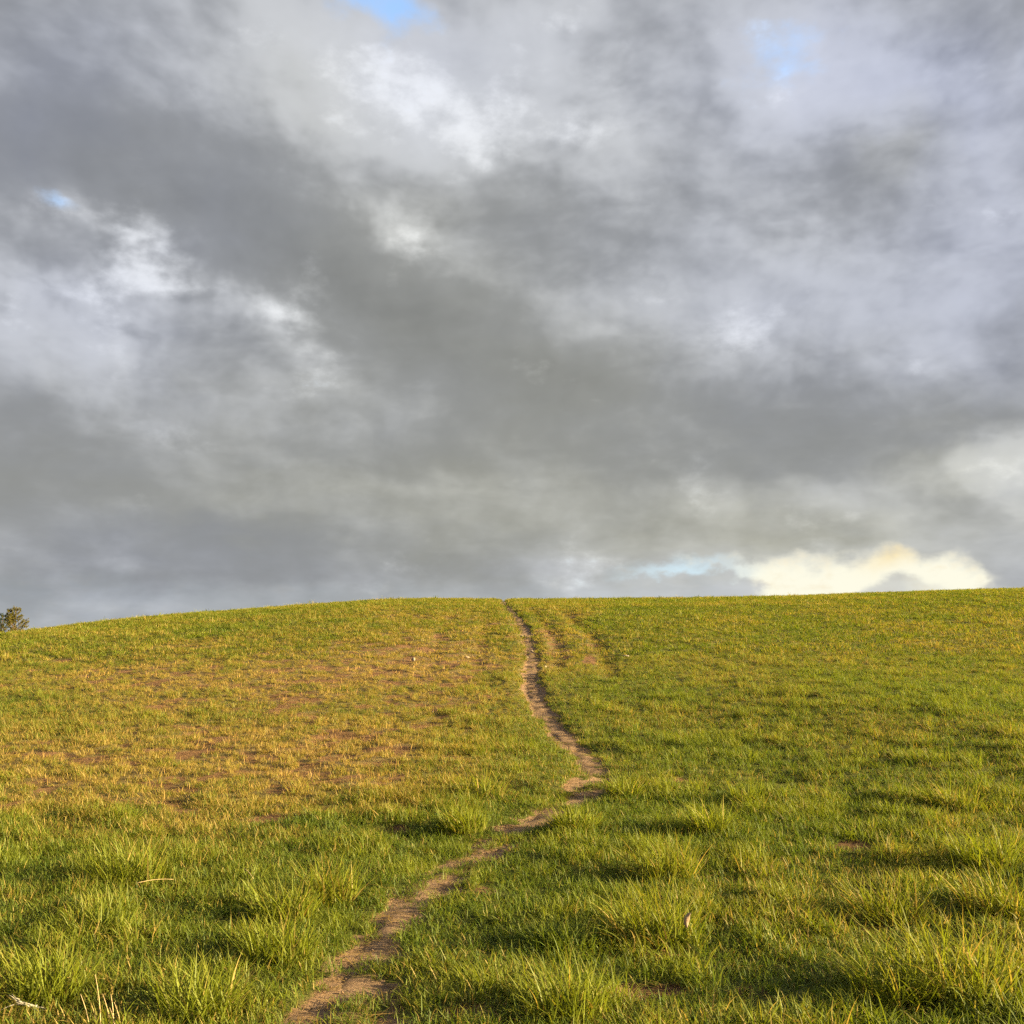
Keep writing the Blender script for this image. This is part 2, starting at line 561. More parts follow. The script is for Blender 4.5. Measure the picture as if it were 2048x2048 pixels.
# ---- the trodden line up the hill
PATH_PX = [(1000, 1201), (1012, 1211), (1033, 1232), (1054, 1264), (1062, 1296), (1065, 1330), (1061, 1357), (1066, 1385), (1081, 1415), (1105, 1447), (1137, 1476),
           (1163, 1505), (1192, 1534), (1203, 1558), (1196, 1582), (1158, 1603), (1113, 1627), (1060, 1653), (1005, 1668), (925, 1703), (875, 1737), (848, 1769),
           (815, 1800), (775, 1838), (745, 1872), (735, 1905), (712, 1940), (700, 1975), (712, 2013), (705, 2048)]
PATH = np.array([ground_hit(*p) for p in PATH_PX])
d0 = PATH[0] - PATH[1]
PATH = np.vstack([PATH[0] + d0 / np.linalg.norm(d0) * 14, PATH, PATH[-1] + np.array([-0.05, -1.5]), PATH[-1] + np.array([0.2, -8.0])])
_lead = PATH[0:1] * 0
# smooth resample
seg = np.concatenate([[0], np.cumsum(np.linalg.norm(np.diff(PATH, axis=0), axis=1))])
ss = np.arange(0, seg[-1], 0.08)
PT = np.stack([np.interp(ss, seg, PATH[:, 0]), np.interp(ss, seg, PATH[:, 1])], axis=1)
for _ in range(3):
    w = 9
    pad = np.pad(PT, ((w, w), (0, 0)), mode='edge')
    PT = np.stack([np.convolve(pad[:, i], np.ones(2 * w + 1) / (2 * w + 1), mode='valid') for i in (0, 1)], axis=1)


def dist_line(x, y, L):
    """distance to a polyline (dense points) and index of the nearest point, in blocks"""
    x, y = np.ravel(x), np.ravel(y)
    out = np.full(len(x), 9.0)
    idx = np.zeros(len(x), dtype=int)
    order = np.argsort(L[:, 1])
    Ls = L[order]
    near = np.where((y > Ls[0, 1] - 2) & (y < Ls[-1, 1] + 2) & (x > L[:, 0].min() - 2) & (x < L[:, 0].max() + 2))[0]
    for b in range(0, len(near), 4000):
        q = near[b:b + 4000]
        d = (x[q, None] - L[None, :, 0]) ** 2 + (y[q, None] - L[None, :, 1]) ** 2
        k = d.argmin(axis=1)
        out[q] = np.sqrt(d[np.arange(len(q)), k])
        idx[q] = k
    return out, idx


RUTS = []
for pts in ([(1062, 1218), (1090, 1245), (1112, 1275), (1118, 1305), (1108, 1340)], [(1130, 1225), (1175, 1258), (1200, 1290), (1216, 1330), (1228, 1360)],
            [(1160, 1495), (1215, 1500), (1262, 1530)],
            [(905, 1228), (885, 1262), (868, 1300), (855, 1345)], [(975, 1225), (968, 1262), (958, 1300), (950, 1350)]):
    q = np.array([ground_hit(*p) for p in pts])
    sg = np.concatenate([[0], np.cumsum(np.linalg.norm(np.diff(q, axis=0), axis=1))])
    s2 = np.arange(0, sg[-1], 0.1)
    RUTS.append(np.stack([np.interp(s2, sg, q[:, 0]), np.interp(s2, sg, q[:, 1])], axis=1))


def path_width(y):
    return np.interp(y, [0, 5, 8, 12, 18, 30, 46], [0.23, 0.23, 0.21, 0.20, 0.17, 0.18, 0.17])


def fields(x, y):
    """what the ground is like at (x, y): returns a dict of arrays"""
    shp = np.shape(x)
    x, y = np.ravel(x).astype(float), np.ravel(y).astype(float)
    pd, _ = dist_line(x, y, PT)
    hw = path_width(y)
    wob = N1(x, y, 0.5, 3) * 0.13 + N2(x, y, 0.16, 2) * 0.07
    pr = (pd + wob) / hw
    path = 1 - sstep(pr, 0.55, 1.25)
    # grass islands in the worn line close to the camera
    isl = sstep(N3(x, y, 0.24, 3) + 0.4 * N2(x, y, 0.10, 2) - (y - 5) * 0.02, -0.12, 0.14) * sstep(-y, -16, -11)
    path_bare = path * (1 - 0.80 * isl)
    rut = np.zeros_like(x)
    for L, amp in zip(RUTS, (0.8, 0.9, 0.6, 0.5, 0.45)):
        rd, _ = dist_line(x, y, L)
        rut = np.maximum(rut, amp * np.exp(-(rd / 0.22) ** 2))
    zb = base_h(x, y)
    px, py = project(x, np.maximum(y, 1.0), zb)
    dry = 0.10 + 0.10 * sstep(y, 16, 30)

    def blob(cx, cy, rx, ry, a):
        return a * np.exp(-((px - cx) / rx) ** 2 - ((py - cy) / ry) ** 2)

    for b in ((200, 1480, 480, 120, .36), (560, 1420, 330, 120, .28), (880, 1300, 190, 70, .5), (380, 1350, 380, 50, .32), (120, 1590, 330, 90, .30),
              (640, 1560, 260, 70, .40), (1120, 1290, 70, 50, .35), (450, 1640, 300, 60, .2), (820, 1440, 180, 120, .25), (1650, 1330, 400, 60, .12), (1900, 1720, 200, 40, .1)):
        dry = dry + blob(*b)
    dry = dry + 0.26 * N4(x, y, 2.2, 3) + 0.42 * N5(x, y, 0.5, 3) * sstep(dry, 0.12, 0.4)
    dry = np.clip(dry + 0.22 * rut, 0, 1)
    # soil showing through in the thin sward on the left, and a few trampled spots elsewhere
    thin = sstep(dry, 0.36, 0.70)
    bare = 0.85 * thin * sstep(N2(x, y, 0.34, 3) + 0.5 * N3(x, y, 0.14, 2), -0.05, 0.30)
    for (cx, cy, rx, ry) in ((1265, 1962, 90, 20), (968, 1782, 34, 10), (1345, 1955, 50, 16), (1400, 1722, 60, 12), (1370, 1566, 40, 8), (1320, 1895, 60, 14), (1150, 1580, 40, 10),
                             (940, 2005, 60, 18), (1500, 1960, 60, 14), (1760, 1850, 60, 12), (800, 1660, 30, 8), (545, 1640, 60, 14), (1720, 1700, 60, 10), (1180, 1320, 20, 14)):
        bare = np.maximum(bare, 0.90 * sstep(blob(cx, cy, rx * 0.95, ry * 0.95, 1.0) + 0.35 * N3(x, y, 0.3, 3), 0.35, 0.7))
    bare = np.maximum(bare, path_bare)
    # sward height
    lush = np.interp(y, [2, 6, 9, 14, 22, 34, 50], [0.70, 0.67, 0.60, 0.50, 0.41, 0.36, 0.34])
    lush = lush * (1 - 0.55 * sstep(dry, 0.3, 0.8))
    tuss = N1(x, y, 0.42, 3) + 0.7 * N4(x, y, 0.22, 2)
    hgt = lush * (0.44 + 0.80 * sstep(tuss, -0.1, 0.55) - 0.22 * sstep(-tuss, 0.0, 0.5))
    edge = 1 - sstep(pd, 0.18, 0.95)
    hgt = hgt * (1 - 0.68 * edge * sstep(-y, -30, -3)) * (1 - 0.45 * rut)
    green_hi = sstep(tuss, 0.0, 0.7)
    R = dict(path=path, path_bare=path_bare, bare=bare, dry=dry, hgt=hgt, rut=rut, pd=pd, tuss=tuss, hi=green_hi, px=px, py=py)
    return {k: v.reshape(shp) for k, v in R.items()}


def relief(x, y, F=None):
    """height of the ground surface"""
    if F is None:
        F = fields(x, y)
    h = base_h(x, y)
    near = 1 - sstep(np.hypot(x, y), 60, 90)
    deep = np.interp(y, [0, 8, 14, 20, 46], [0.010, 0.012, 0.022, 0.055, 0.07])
    h = h - near * deep * np.exp(-(F['pd'] / (path_width(y) * 1.5)) ** 2)
    h = h + near * 0.35 * deep * np.exp(-((F['pd'] - 0.42) / 0.16) ** 2)
    h = h - near * 0.07 * F['rut']
    h = h + near * (0.030 * N1(x, y, 0.55, 3) + 0.015 * N4(x, y, 0.24, 2) + 0.05 * N5(x, y, 5.0, 2) + 0.012 * N2(x, y, 0.12, 2))
    h = h - near * 0.012 * F['bare']
    h = h + 0.28 * np.exp(-((x - 6.5) / 3.0) ** 2 - ((y - 14.5) / 5.0) ** 2)       # low swell added right of the path so its left side gets less sun
    return h


# ---- ground sheet
xa = np.concatenate([np.linspace(0, 3.0, 76), 3.0 + np.cumsum(np.full(130, 0.10)), 16.0 + np.cumsum(0.12 * 1.03 ** np.arange(75)), ])
xa = np.concatenate([xa, xa[-1] + np.cumsum(4 * 1.35 ** np.arange(19))])
xs = np.concatenate([-xa[:0:-1], xa])
ya = np.concatenate([-np.cumsum(0.5 * 1.3 ** np.arange(25))[::-1], np.arange(0, 2.4, 0.15), np.arange(2.4, 10, 0.045), np.arange(10, 24, 0.075), np.arange(24, 62, 0.16),
                     62 + np.cumsum(0.2 * 1.12 ** np.arange(68))])
ys_ = ya
XX, YY = np.meshgrid(xs, ys_, indexing='ij')
GF = fields(XX, YY)
ZZ = relief(XX, YY, GF)
ZZ = ZZ - 0.006 * (1 - sstep(GF['pd'], 0.10, 0.30)) * (1 - sstep(YY, 50, 60))      # bed for the path sheet
nx, ny = XX.shape
ids = np.arange(nx * ny).reshape(nx, ny)
quads = np.stack([ids[:-1, :-1], ids[1:, :-1], ids[1:, 1:], ids[:-1, 1:]], axis=-1).reshape(-1, 4)

# soil and turf material
m_ground, h, out = new_mat('turf_and_soil')
gc = h.t.nodes.new('ShaderNodeTexCoord').outputs['Object']
n1, _ = h.noise(gc, 9.0, 6.0, 0.6)
n2, _ = h.noise(gc, 60.0, 4.0, 0.6)
n3, _ = h.noise(h.v('MULTIPLY', gc, (1.0, 2.2, 1.0)), 140.0, 3.0, 0.6)
soil = h.mix(n1, (0.165, 0.102, 0.066), (0.37, 0.245, 0.160))
soil = h.mix(h.smooth(n3, 0.55, 0.75), soil, (0.44, 0.30, 0.17))
mat_thatch = h.mix(n2, (0.055, 0.075, 0.012), (0.14, 0.145, 0.030))
mat_thatch = h.mix(attr(h, 'dry'), mat_thatch, h.mix(n3, (0.11, 0.075, 0.032), (0.25, 0.17, 0.08)))
bm_ = h.smooth(h.m('MULTIPLY_ADD', h.m('SUBTRACT', n2, 0.5), 0.8, attr(h, 'bare')), 0.25, 0.65)
red = h.mix(n1, (0.095, 0.046, 0.026), (0.23, 0.125, 0.068))
red = h.mix(h.smooth(n3, 0.52, 0.72), red, (0.36, 0.23, 0.11))
soil = h.mix(attr(h, 'trod'), red, soil)
colr = h.mix(bm_, mat_thatch, soil)
bs = h.t.nodes.new('ShaderNodeBsdfPrincipled')
h.link(bs.inputs['Base Color'], colr)
bs.inputs['Roughness'].default_value = 0.95
bs.inputs['Specular IOR Level'].default_value = 0.15
bp = h.t.nodes.new('ShaderNodeBump')
bp.inputs['Strength'].default_value = 0.8
bp.inputs['Distance'].default_value = 0.02
h.link(bp.inputs['Height'], h.m('ADD', n3, h.m('MULTIPLY', n2, 1.5)))
h.link(bs.inputs['Normal'], bp.outputs[0])
h.link(out.inputs['Surface'], bs.outputs[0])

gm = mesh_from('hill', np.stack([XX.ravel(), YY.ravel(), ZZ.ravel()], axis=1), [quads], {'dry': GF['dry'].ravel(), 'bare': GF['bare'].ravel(), 'trod': GF['path'].ravel()})
hill = link('hill', gm, m_ground, kind='structure', label='grassy hillside rising to a rounded crest under the clouds')

# ---- the footpath: its own sheet of packed earth, a few millimetres above the hill
tang = np.gradient(PT, axis=0)
tang /= np.linalg.norm(tang, axis=1)[:, None]
nrm = np.stack([tang[:, 1], -tang[:, 0]], axis=1)
sel = (PT[:, 1] > 2.2) & (PT[:, 1] < 58)
C, T = PT[sel], nrm[sel]
NW = 9
off = np.linspace(-1, 1, NW)
wl = path_width(C[:, 1]) * (0.80 + 0.30 * N2(C[:, 0] + 5, C[:, 1], 0.6, 3) + 0.12 * N3(C[:, 0], C[:, 1], 0.15, 2))
wr = path_width(C[:, 1]) * (0.80 + 0.30 * N2(C[:, 0] - 9, C[:, 1], 0.6, 3) + 0.12 * N3(C[:, 0] + 7, C[:, 1], 0.15, 2))
wid = np.where(off[None, :] < 0, wl[:, None], wr[:, None])
RX = C[:, 0:1] + T[:, 0:1] * off[None, :] * wid
RY = C[:, 1:2] + T[:, 1:2] * off[None, :] * wid
RF = fields(RX, RY)
RZ = relief(RX, RY, RF) + 0.004 + 0.006 * N4(RX, RY, 0.07, 2) - 0.024 * off[None, :] ** 2 + 0.004
pid = np.arange(RX.size).reshape(RX.shape)
pq = np.stack([pid[:-1, :-1], pid[1:, :-1], pid[1:, 1:], pid[:-1, 1:]], axis=-1).reshape(-1, 4)
pm = mesh_from('dirt_path', np.stack([RX.ravel(), RY.ravel(), RZ.ravel()], axis=1), [pq], {'dry': np.full(RX.size, 0.8), 'bare': RF['path_bare'].ravel(), 'trod': np.ones(RX.size)})
path_o = link('dirt_path', pm, m_ground, kind='structure', label='narrow trodden earth path winding up to the crest')

# ================================================================== grass
def blades(n, radius, lmin, lmax, width, segs, spread=0.5, curl=0.8, lean=(0, 0), rs=None, flat=0.0, fan=0.9, inner=0.0):
    """n separate curved grass blades rooted in a disc. Returns V, faces, t (along the blade), r (random per blade)"""
    rs = rs or RNG
    ang = rs.rand(n) * 2 * np.pi
    rad = radius * np.sqrt(inner + (1 - inner) * rs.rand(n))
    bx, by = rad * np.cos(ang), rad * np.sin(ang)
    L = lmin + (lmax - lmin) * rs.rand(n) ** 1.2
    out_a = ang + rs.normal(0, fan, n)
    th0 = np.abs(rs.normal(0.12, 0.16, n)) + spread * (rad / max(radius, 1e-6)) * rs.rand(n)
    if flat > 0:
        th0 = np.where(rs.rand(n) < flat, np.pi / 2 - 0.12 * rs.rand(n), th0)
    cv = curl * (0.35 + rs.rand(n)) * np.where(rs.rand(n) < 0.8, 1, 0.2)
    s = np.linspace(0, 1, segs + 1)
    th = np.minimum(th0[:, None] + cv[:, None] * s[None, :] ** 1.6, 2.1)
    ds = L[:, None] / segs
    dirx = np.sin(th) * np.cos(out_a)[:, None] + lean[0] * s[None, :]
    diry = np.sin(th) * np.sin(out_a)[:, None] + lean[1] * s[None, :]
    dirz = np.cos(th)
    nn = np.sqrt(dirx ** 2 + diry ** 2 + dirz ** 2)
    mid = lambda q: 0.5 * (q[:, 1:] + q[:, :-1])
    cx = bx[:, None] + np.concatenate([np.zeros((n, 1)), np.cumsum(mid(dirx / nn) * ds, axis=1)], axis=1)
    cy = by[:, None] + np.concatenate([np.zeros((n, 1)), np.cumsum(mid(diry / nn) * ds, axis=1)], axis=1)
    cz = np.concatenate([np.zeros((n, 1)), np.cumsum(mid(dirz / nn) * ds, axis=1)], axis=1) - 0.004
    wa = out_a + np.pi / 2 + rs.normal(0, 0.5, n)
    wx, wy = np.cos(wa), np.sin(wa)
    w = width * (0.65 + 0.7 * rs.rand(n))[:, None] * (np.clip(1 - s ** 2.2, 0, 1) * 0.5)[None, :]
    V, t, r = [], [], []
    rr = rs.rand(n)
    # two verts per ring, last ring is a single tip
    left = np.stack([cx - w * wx[:, None], cy - w * wy[:, None], cz], axis=-1)
    right = np.stack([cx + w * wx[:, None], cy + w * wy[:, None], cz], axis=-1)
    k = 2 * segs + 1
    A = np.zeros((n, k, 3))
    A[:, 0:2 * segs:2] = left[:, :segs]
    A[:, 1:2 * segs:2] = right[:, :segs]
    A[:, 2 * segs] = np.stack([cx[:, segs], cy[:, segs], cz[:, segs]], axis=-1)
    tt = np.zeros((n, k))
    tt[:, 0:2 * segs:2] = s[:segs]
    tt[:, 1:2 * segs:2] = s[:segs]
    tt[:, 2 * segs] = 1
    base = (np.arange(n) * k)[:, None]
    q = []
    for j in range(segs - 1):
        q.append(base + np.array([[2 * j, 2 * j + 1, 2 * j + 3, 2 * j + 2]]))
    quad = np.concatenate(q) if q else np.zeros((0, 4), int)
    tri = base + np.array([[2 * segs - 2, 2 * segs - 1, 2 * segs]])
    return A.reshape(-1, 3), [quad, tri], tt.ravel(), np.repeat(rr, k)


def blade_mesh(name, *a, **k):
    V, Fc, t, r = blades(*a, **k)
    return mesh_from(name, V, Fc, {'bt': t, 'br': r})


def grass_mat(name, dry_src, hue_src):
    """a living blade: green to straw, paler at the root, lit through from behind"""
    m, h, out = new_mat(name)
    bt, br = attr(h, 'bt'), attr(h, 'br')
    dry = dry_src if isinstance(dry_src, float) else attr(h, dry_src, 'INSTANCER')
    hue = hue_src if isinstance(hue_src, float) else attr(h, hue_src, 'INSTANCER')
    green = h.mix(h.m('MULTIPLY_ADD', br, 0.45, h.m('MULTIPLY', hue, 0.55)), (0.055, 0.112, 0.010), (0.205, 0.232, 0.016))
    straw = h.mix(br, (0.33, 0.22, 0.06), (0.46, 0.33, 0.10))
    yel = h.mix(br, (0.175, 0.17, 0.02), (0.28, 0.23, 0.03))
    # each blade is green, yellowing or dead, depending on how dry the spot is
    d1 = h.smooth(h.m('SUBTRACT', h.m('MULTIPLY_ADD', dry, 1.25, 0.02), br), -0.12, 0.16)
    d2 = h.smooth(h.m('SUBTRACT', h.m('MULTIPLY', dry, 0.70), h.m('FRACT', h.m('MULTIPLY', br, 7.31))), -0.06, 0.06)
    c = h.mix(d1, green, yel)
    c = h.mix(d2, c, straw)
    c = h.mix(h.smooth(bt, 0.35, 0.0, 0.0, 0.25), c, (0.24, 0.22, 0.06))
    c = h.mix(h.smooth(bt, 0.6, 1.0, 0.0, 0.42), c, (0.36, 0.33, 0.04))
    df = h.t.nodes.new('ShaderNodeBsdfDiffuse')
    tr = h.t.nodes.new('ShaderNodeBsdfTranslucent')
    gl = h.t.nodes.new('ShaderNodeBsdfGlossy')
    gl.inputs['Roughness'].default_value = 0.6
    gl.inputs['Color'].default_value = (1, 1, 1, 1)
    h.link(df.inputs['Color'], c)
    h.link(tr.inputs['Color'], h.mix(1.0, c, (1.25, 1.2, 0.7), 'MULTIPLY'))
    a = h.t.nodes.new('ShaderNodeMixShader')
    a.inputs[0].default_value = 0.42
    h.link(a.inputs[1], df.outputs[0])
    h.link(a.inputs[2], tr.outputs[0])
    b = h.t.nodes.new('ShaderNodeMixShader')
    b.inputs[0].default_value = 0.02
    h.link(b.inputs[1], a.outputs[0])
    h.link(b.inputs[2], gl.outputs[0])
    h.link(out.inputs['Surface'], b.outputs[0])
    return m


def straw_mat(name, a=(0.23, 0.135, 0.05), b=(0.42, 0.28, 0.10)):
    m, h, out = new_mat(name)
    c = h.mix(attr(h, 'br'), a, b)
    df = h.t.nodes.new('ShaderNodeBsdfDiffuse')
    tr = h.t.nodes.new('ShaderNodeBsdfTranslucent')
    h.link(df.inputs['Color'], c)
    h.link(tr.inputs['Color'], c)
    x = h.t.nodes.new('ShaderNodeMixShader')
    x.inputs[0].default_value = 0.2
    h.link(x.inputs[1], df.outputs[0])
    h.link(x.inputs[2], tr.outputs[0])
    h.link(out.inputs['Surface'], x.outputs[0])
    return m


M_GRASS = grass_mat('meadow_grass_blade', 'dryness', 'hue')
M_STRAW = straw_mat('dead_straw')

LEAN = (-0.22, -0.06)
VAR = []        # variants: 0-4 near tufts, 5-8 near turf, 9-12 middle, 13-16 far, 17-19 tussocks
rs = np.random.RandomState(3)
for i in range(5):
    VAR.append(blade_mesh('tuft', 26, 0.095, 0.07, 0.19, 0.0068, 4, 0.7, 1.2, LEAN, rs, fan=2.4))
for i in range(4):
    VAR.append(blade_mesh('turf', 34, 0.11, 0.04, 0.12, 0.0058, 3, 1.0, 1.6, (0, 0), rs, fan=3.0))
for i in range(4):
    VAR.append(blade_mesh('middle_tuft', 28, 0.09, 0.07, 0.21, 0.0085, 3, 0.7, 1.1, LEAN, rs, fan=2.0))
for i in range(4):
    VAR.append(blade_mesh('far_tuft', 30, 0.15, 0.08, 0.22, 0.0140, 2, 0.6, 0.8, LEAN, rs))
for i in range(3):
    VAR.append(blade_mesh('tussock', 80, 0.14, 0.10, 0.24, 0.0072, 5, 0.8, 1.3, LEAN, rs, fan=1.5))
STUB = [blade_mesh('stubble', 6, 0.10, 0.03, 0.10, 0.0065, 2, 0.45, 0.15, (0, 0), rs) for i in range(3)]
STUBF = [blade_mesh('stubble_far', 8, 0.18, 0.04, 0.09, 0.010, 2, 0.25, 0.12, (0, 0), rs) for i in range(2)]
LITT = [blade_mesh('straw', 16, 0.11, 0.05, 0.16, 0.0045, 2, 0.3, 0.25, (0, 0), rs, flat=1.01) for i in range(3)]
LITTF = [blade_mesh('straw_far', 12, 0.18, 0.07, 0.20, 0.010, 2, 0.3, 0.25, (0, 0), rs, flat=1.01) for i in range(2)]


def scatter_tree(name, meshes, mat):
    """node group: one instance of the given blade meshes at each point, chosen by the point's own 'variant'"""
    t = bpy.data.node_groups.new(name, 'GeometryNodeTree')
    t.interface.new_socket('Geometry', in_out='INPUT', socket_type='NodeSocketGeometry')
    t.interface.new_socket('Geometry', in_out='OUTPUT', socket_type='NodeSocketGeometry')
    N, Lk = t.nodes, t.links
    gi, go = N.new('NodeGroupInput'), N.new('NodeGroupOutput')

    def named(nm, ty):
        q = N.new('GeometryNodeInputNamedAttribute')
        q.data_type = ty
        q.inputs['Name'].default_value = nm
        return q.outputs['Attribute']
    v, r, s = named('variant', 'INT'), named('turn', 'FLOAT_VECTOR'), named('size', 'FLOAT_VECTOR')
    er = N.new('FunctionNodeEulerToRotation')
    Lk.new(r, er.inputs[0])
    jn = N.new('GeometryNodeJoinGeometry')
    for k, me in enumerate(meshes):
        me.materials.clear()
        me.materials.append(mat)
        src = bpy.data.objects.new('blade_source', me)      # never linked to the scene: only its mesh is read
        oi = N.new('GeometryNodeObjectInfo')
        oi.inputs['Object'].default_value = src
        oi.inputs['As Instance'].default_value = False
        cp = N.new('FunctionNodeCompare')
        cp.data_type = 'INT'
        cp.operation = 'EQUAL'
        ii = [q for q in cp.inputs if q.type == 'INT']
        Lk.new(v, ii[0])
        ii[1].default_value = k
        ip = N.new('GeometryNodeInstanceOnPoints')
        Lk.new(gi.outputs[0], ip.inputs['Points'])
        Lk.new(cp.outputs[0], ip.inputs['Selection'])
        Lk.new(oi.outputs['Geometry'], ip.inputs['Instance'])
        Lk.new(er.outputs[0], ip.inputs['Rotation'])
        Lk.new(s, ip.inputs['Scale'])
        Lk.new(ip.outputs[0], jn.inputs[0])
    Lk.new(jn.outputs[0], go.inputs[0])
    return t


def scatter(name, label, cat, pts, meshes, mat):
    """pts: dict with x, y, z, variant, turn, size, dryness, hue"""
    V = np.stack([pts['x'], pts['y'], pts['z']], axis=1)
    n = len(V)
    me = mesh_from(name, V, [], {'variant': pts['variant'].astype(np.int32), 'turn': pts['turn'], 'size': pts['size'],
                                 'dryness': pts['dryness'], 'hue': pts['hue']})
    o = link(name, me, mat, label=label, cat=cat, kind='stuff')
    md = o.modifiers.new('scatter', 'NODES')
    md.node_group = scatter_tree(name, meshes, mat)
    return o


def strew(y0, y1, dens, seed, margin=1.5, slope=0.60):
    """jittered points over the strip of hillside between two distances"""
    r = np.random.RandomState(seed)
    cell = 1.0 / math.sqrt(dens)
    yv = np.arange(y0, y1, cell)
    X, Y = [], []
    for y in yv:
        hw = slope * y + margin
        xv = np.arange(-hw, hw, cell)
        X.append(xv + r.uniform(-0.7, 0.7, len(xv)) * cell)
        Y.append(np.full(len(xv), y) + r.uniform(-0.7, 0.7, len(xv)) * cell)
    return np.concatenate(X), np.concatenate(Y), r


parts = {k: [] for k in ('x', 'y', 'z', 'variant', 'turn', 'size', 'dryness', 'hue')}


def put(dst, x, y, z, variant, sc, scz, dry, hue, r, tilt=0.10):
    n = len(x)
    dst['x'].append(x); dst['y'].append(y); dst['z'].append(z)
    dst['variant'].append(variant)
    dst['turn'].append(np.stack([r.normal(0, tilt, n), r.normal(0, tilt, n), np.where(r.rand(n) < 0.5, r.normal(0, 0.7, n), r.rand(n) * 6.283)], axis=1))
    dst['size'].append(np.stack([sc, sc, scz], axis=1))
    dst['dryness'].append(dry)
    dst['hue'].append(hue)


for (y0, y1, dens, va, kind, seed) in ((2.3, 10.0, 150, (0, 5), 'tuft', 101), (2.3, 10.0, 130, (5, 9), 'turf', 102), (10.0, 23.0, 80, (9, 13), 'mid', 103), (10.0, 16.0, 40, (5, 9), 'turf', 105),
                                       (23.0, 61.0, 27, (13, 17), 'far', 104), (2.6, 22.0, 6.0, (17, 20), 'tussock', 106)):
    x, y, r = strew(y0, y1, dens, seed)
    F = fields(x, y)
    z = relief(x, y, F)
    keep = 1 - 0.96 * sstep(F['bare'], 0.2, 0.85)
    keep *= 1 - 0.35 * sstep(F['dry'], 0.45, 0.9)
    if kind == 'tuft':
        keep *= 0.45 + 0.55 * sstep(F['tuss'], -0.15, 0.4)
    if kind == 'tussock':
        keep *= sstep(F['tuss'], -0.1, 0.4) * (1 - sstep(F['dry'], 0.3, 0.6))
    k = r.rand(len(x)) < keep
    x, y, z = x[k], y[k], z[k]
    F = {q: v[k] for q, v in F.items()}
    n = len(x)
    # size of the tuft follows the sward height
    if kind == 'turf':
        s = 0.75 + 0.35 * F['hgt'] + 0.15 * r.rand(n)
    else:
        s = (0.30 + 0.78 * F['hgt']) * (0.75 + 0.5 * r.rand(n))
        if kind == 'far':
            s = (0.34 + 0.80 * F['hgt']) * (0.7 + 0.6 * r.rand(n)) * np.where(r.rand(n) < 0.015, 1.7, 1.0)
    s = s * (1 - 0.55 * sstep(F['bare'], 0.05, 0.6))
    sxy = np.maximum(s, 0.55) if kind != 'far' else np.maximum(s, 0.8)
    dry = np.clip(F['dry'] + r.normal(0, 0.10, n), 0, 1)
    hue = np.clip(0.12 + 0.88 * F['hi'] + r.normal(0, 0.15, n), 0, 1)
    put(parts, x, y, z, r.randint(va[0], va[1], n), sxy, s, dry, hue, r)
P_ = {k: np.concatenate(v) for k, v in parts.items()}
scatter('meadow_grass', 'green and yellowing meadow grass covering the whole hillside', 'grass', P_, VAR, M_GRASS)

# dead upright stubble in the thin sward, and fallen straw on bare ground and path
for (nm, lab, cat, meshes, zones, mode) in (
        ('dry_stubble', 'short upright straw-coloured stubble in the thin sward left of the path', 'stubble', STUB + STUBF, ((3.0, 20.0, 60, (0, 3), 201), (20.0, 48.0, 14, (3, 5), 202)), 'stub'),
        ('straw_litter', 'flattened dead straw lying on the path and bare patches', 'straw', LITT + LITTF, ((2.3, 20.0, 70, (0, 3), 203), (20.0, 50.0, 16, (3, 5), 204)), 'litter')):
    acc = {k: [] for k in parts}
    for (y0, y1, dens, va, seed) in zones:
        x, y, r = strew(y0, y1, dens, seed)
        F = fields(x, y)
        z = relief(x, y, F)
        if mode == 'stub':
            keep = 0.003 + 0.55 * sstep(F['dry'], 0.35, 0.85) * (1 - F['path']) * (0.35 + 0.65 * sstep(N3(x, y, 1.1, 2), -0.2, 0.4))
        else:
            keep = 0.06 + 0.85 * sstep(F['bare'], 0.15, 0.5) * (1 - 0.30 * F['path']) + 0.20 * sstep(F['dry'], 0.4, 0.8)
            z = z + 0.012
        k = r.rand(len(x)) < keep
        x, y, z = x[k], y[k], z[k]
        n = len(x)
        s = 0.6 + 0.7 * r.rand(n)
        put(acc, x, y, z, r.randint(va[0], va[1], n), np.maximum(s, 0.7), s, F['dry'][k], r.rand(n), r, 0.12 if mode == 'stub' else 0.05)
        acc['turn'][-1][:, 2] = r.rand(n) * 6.28
    scatter(nm, lab, cat, {k: np.concatenate(v) for k, v in acc.items()}, meshes, M_STRAW)


# loose crumbs of earth on the path and the bare spots
def crumb_mesh(seed):
    r = np.random.RandomState(seed)
    V = np.array([[1, 0, 0], [-1, 0, 0], [0, 1, 0], [0, -1, 0], [0, 0, 1], [0, 0, -1]], float) * r.uniform(0.6, 1.1, (6, 1)) + r.normal(0, 0.15, (6, 3))
    T = [(0, 2, 4), (2, 1, 4), (1, 3, 4), (3, 0, 4), (2, 0, 5), (1, 2, 5), (3, 1, 5), (0, 3, 5)]
    return mesh_from('crumb', V, [np.array(T)], {'br': np.full(6, r.rand())}, smooth=False)


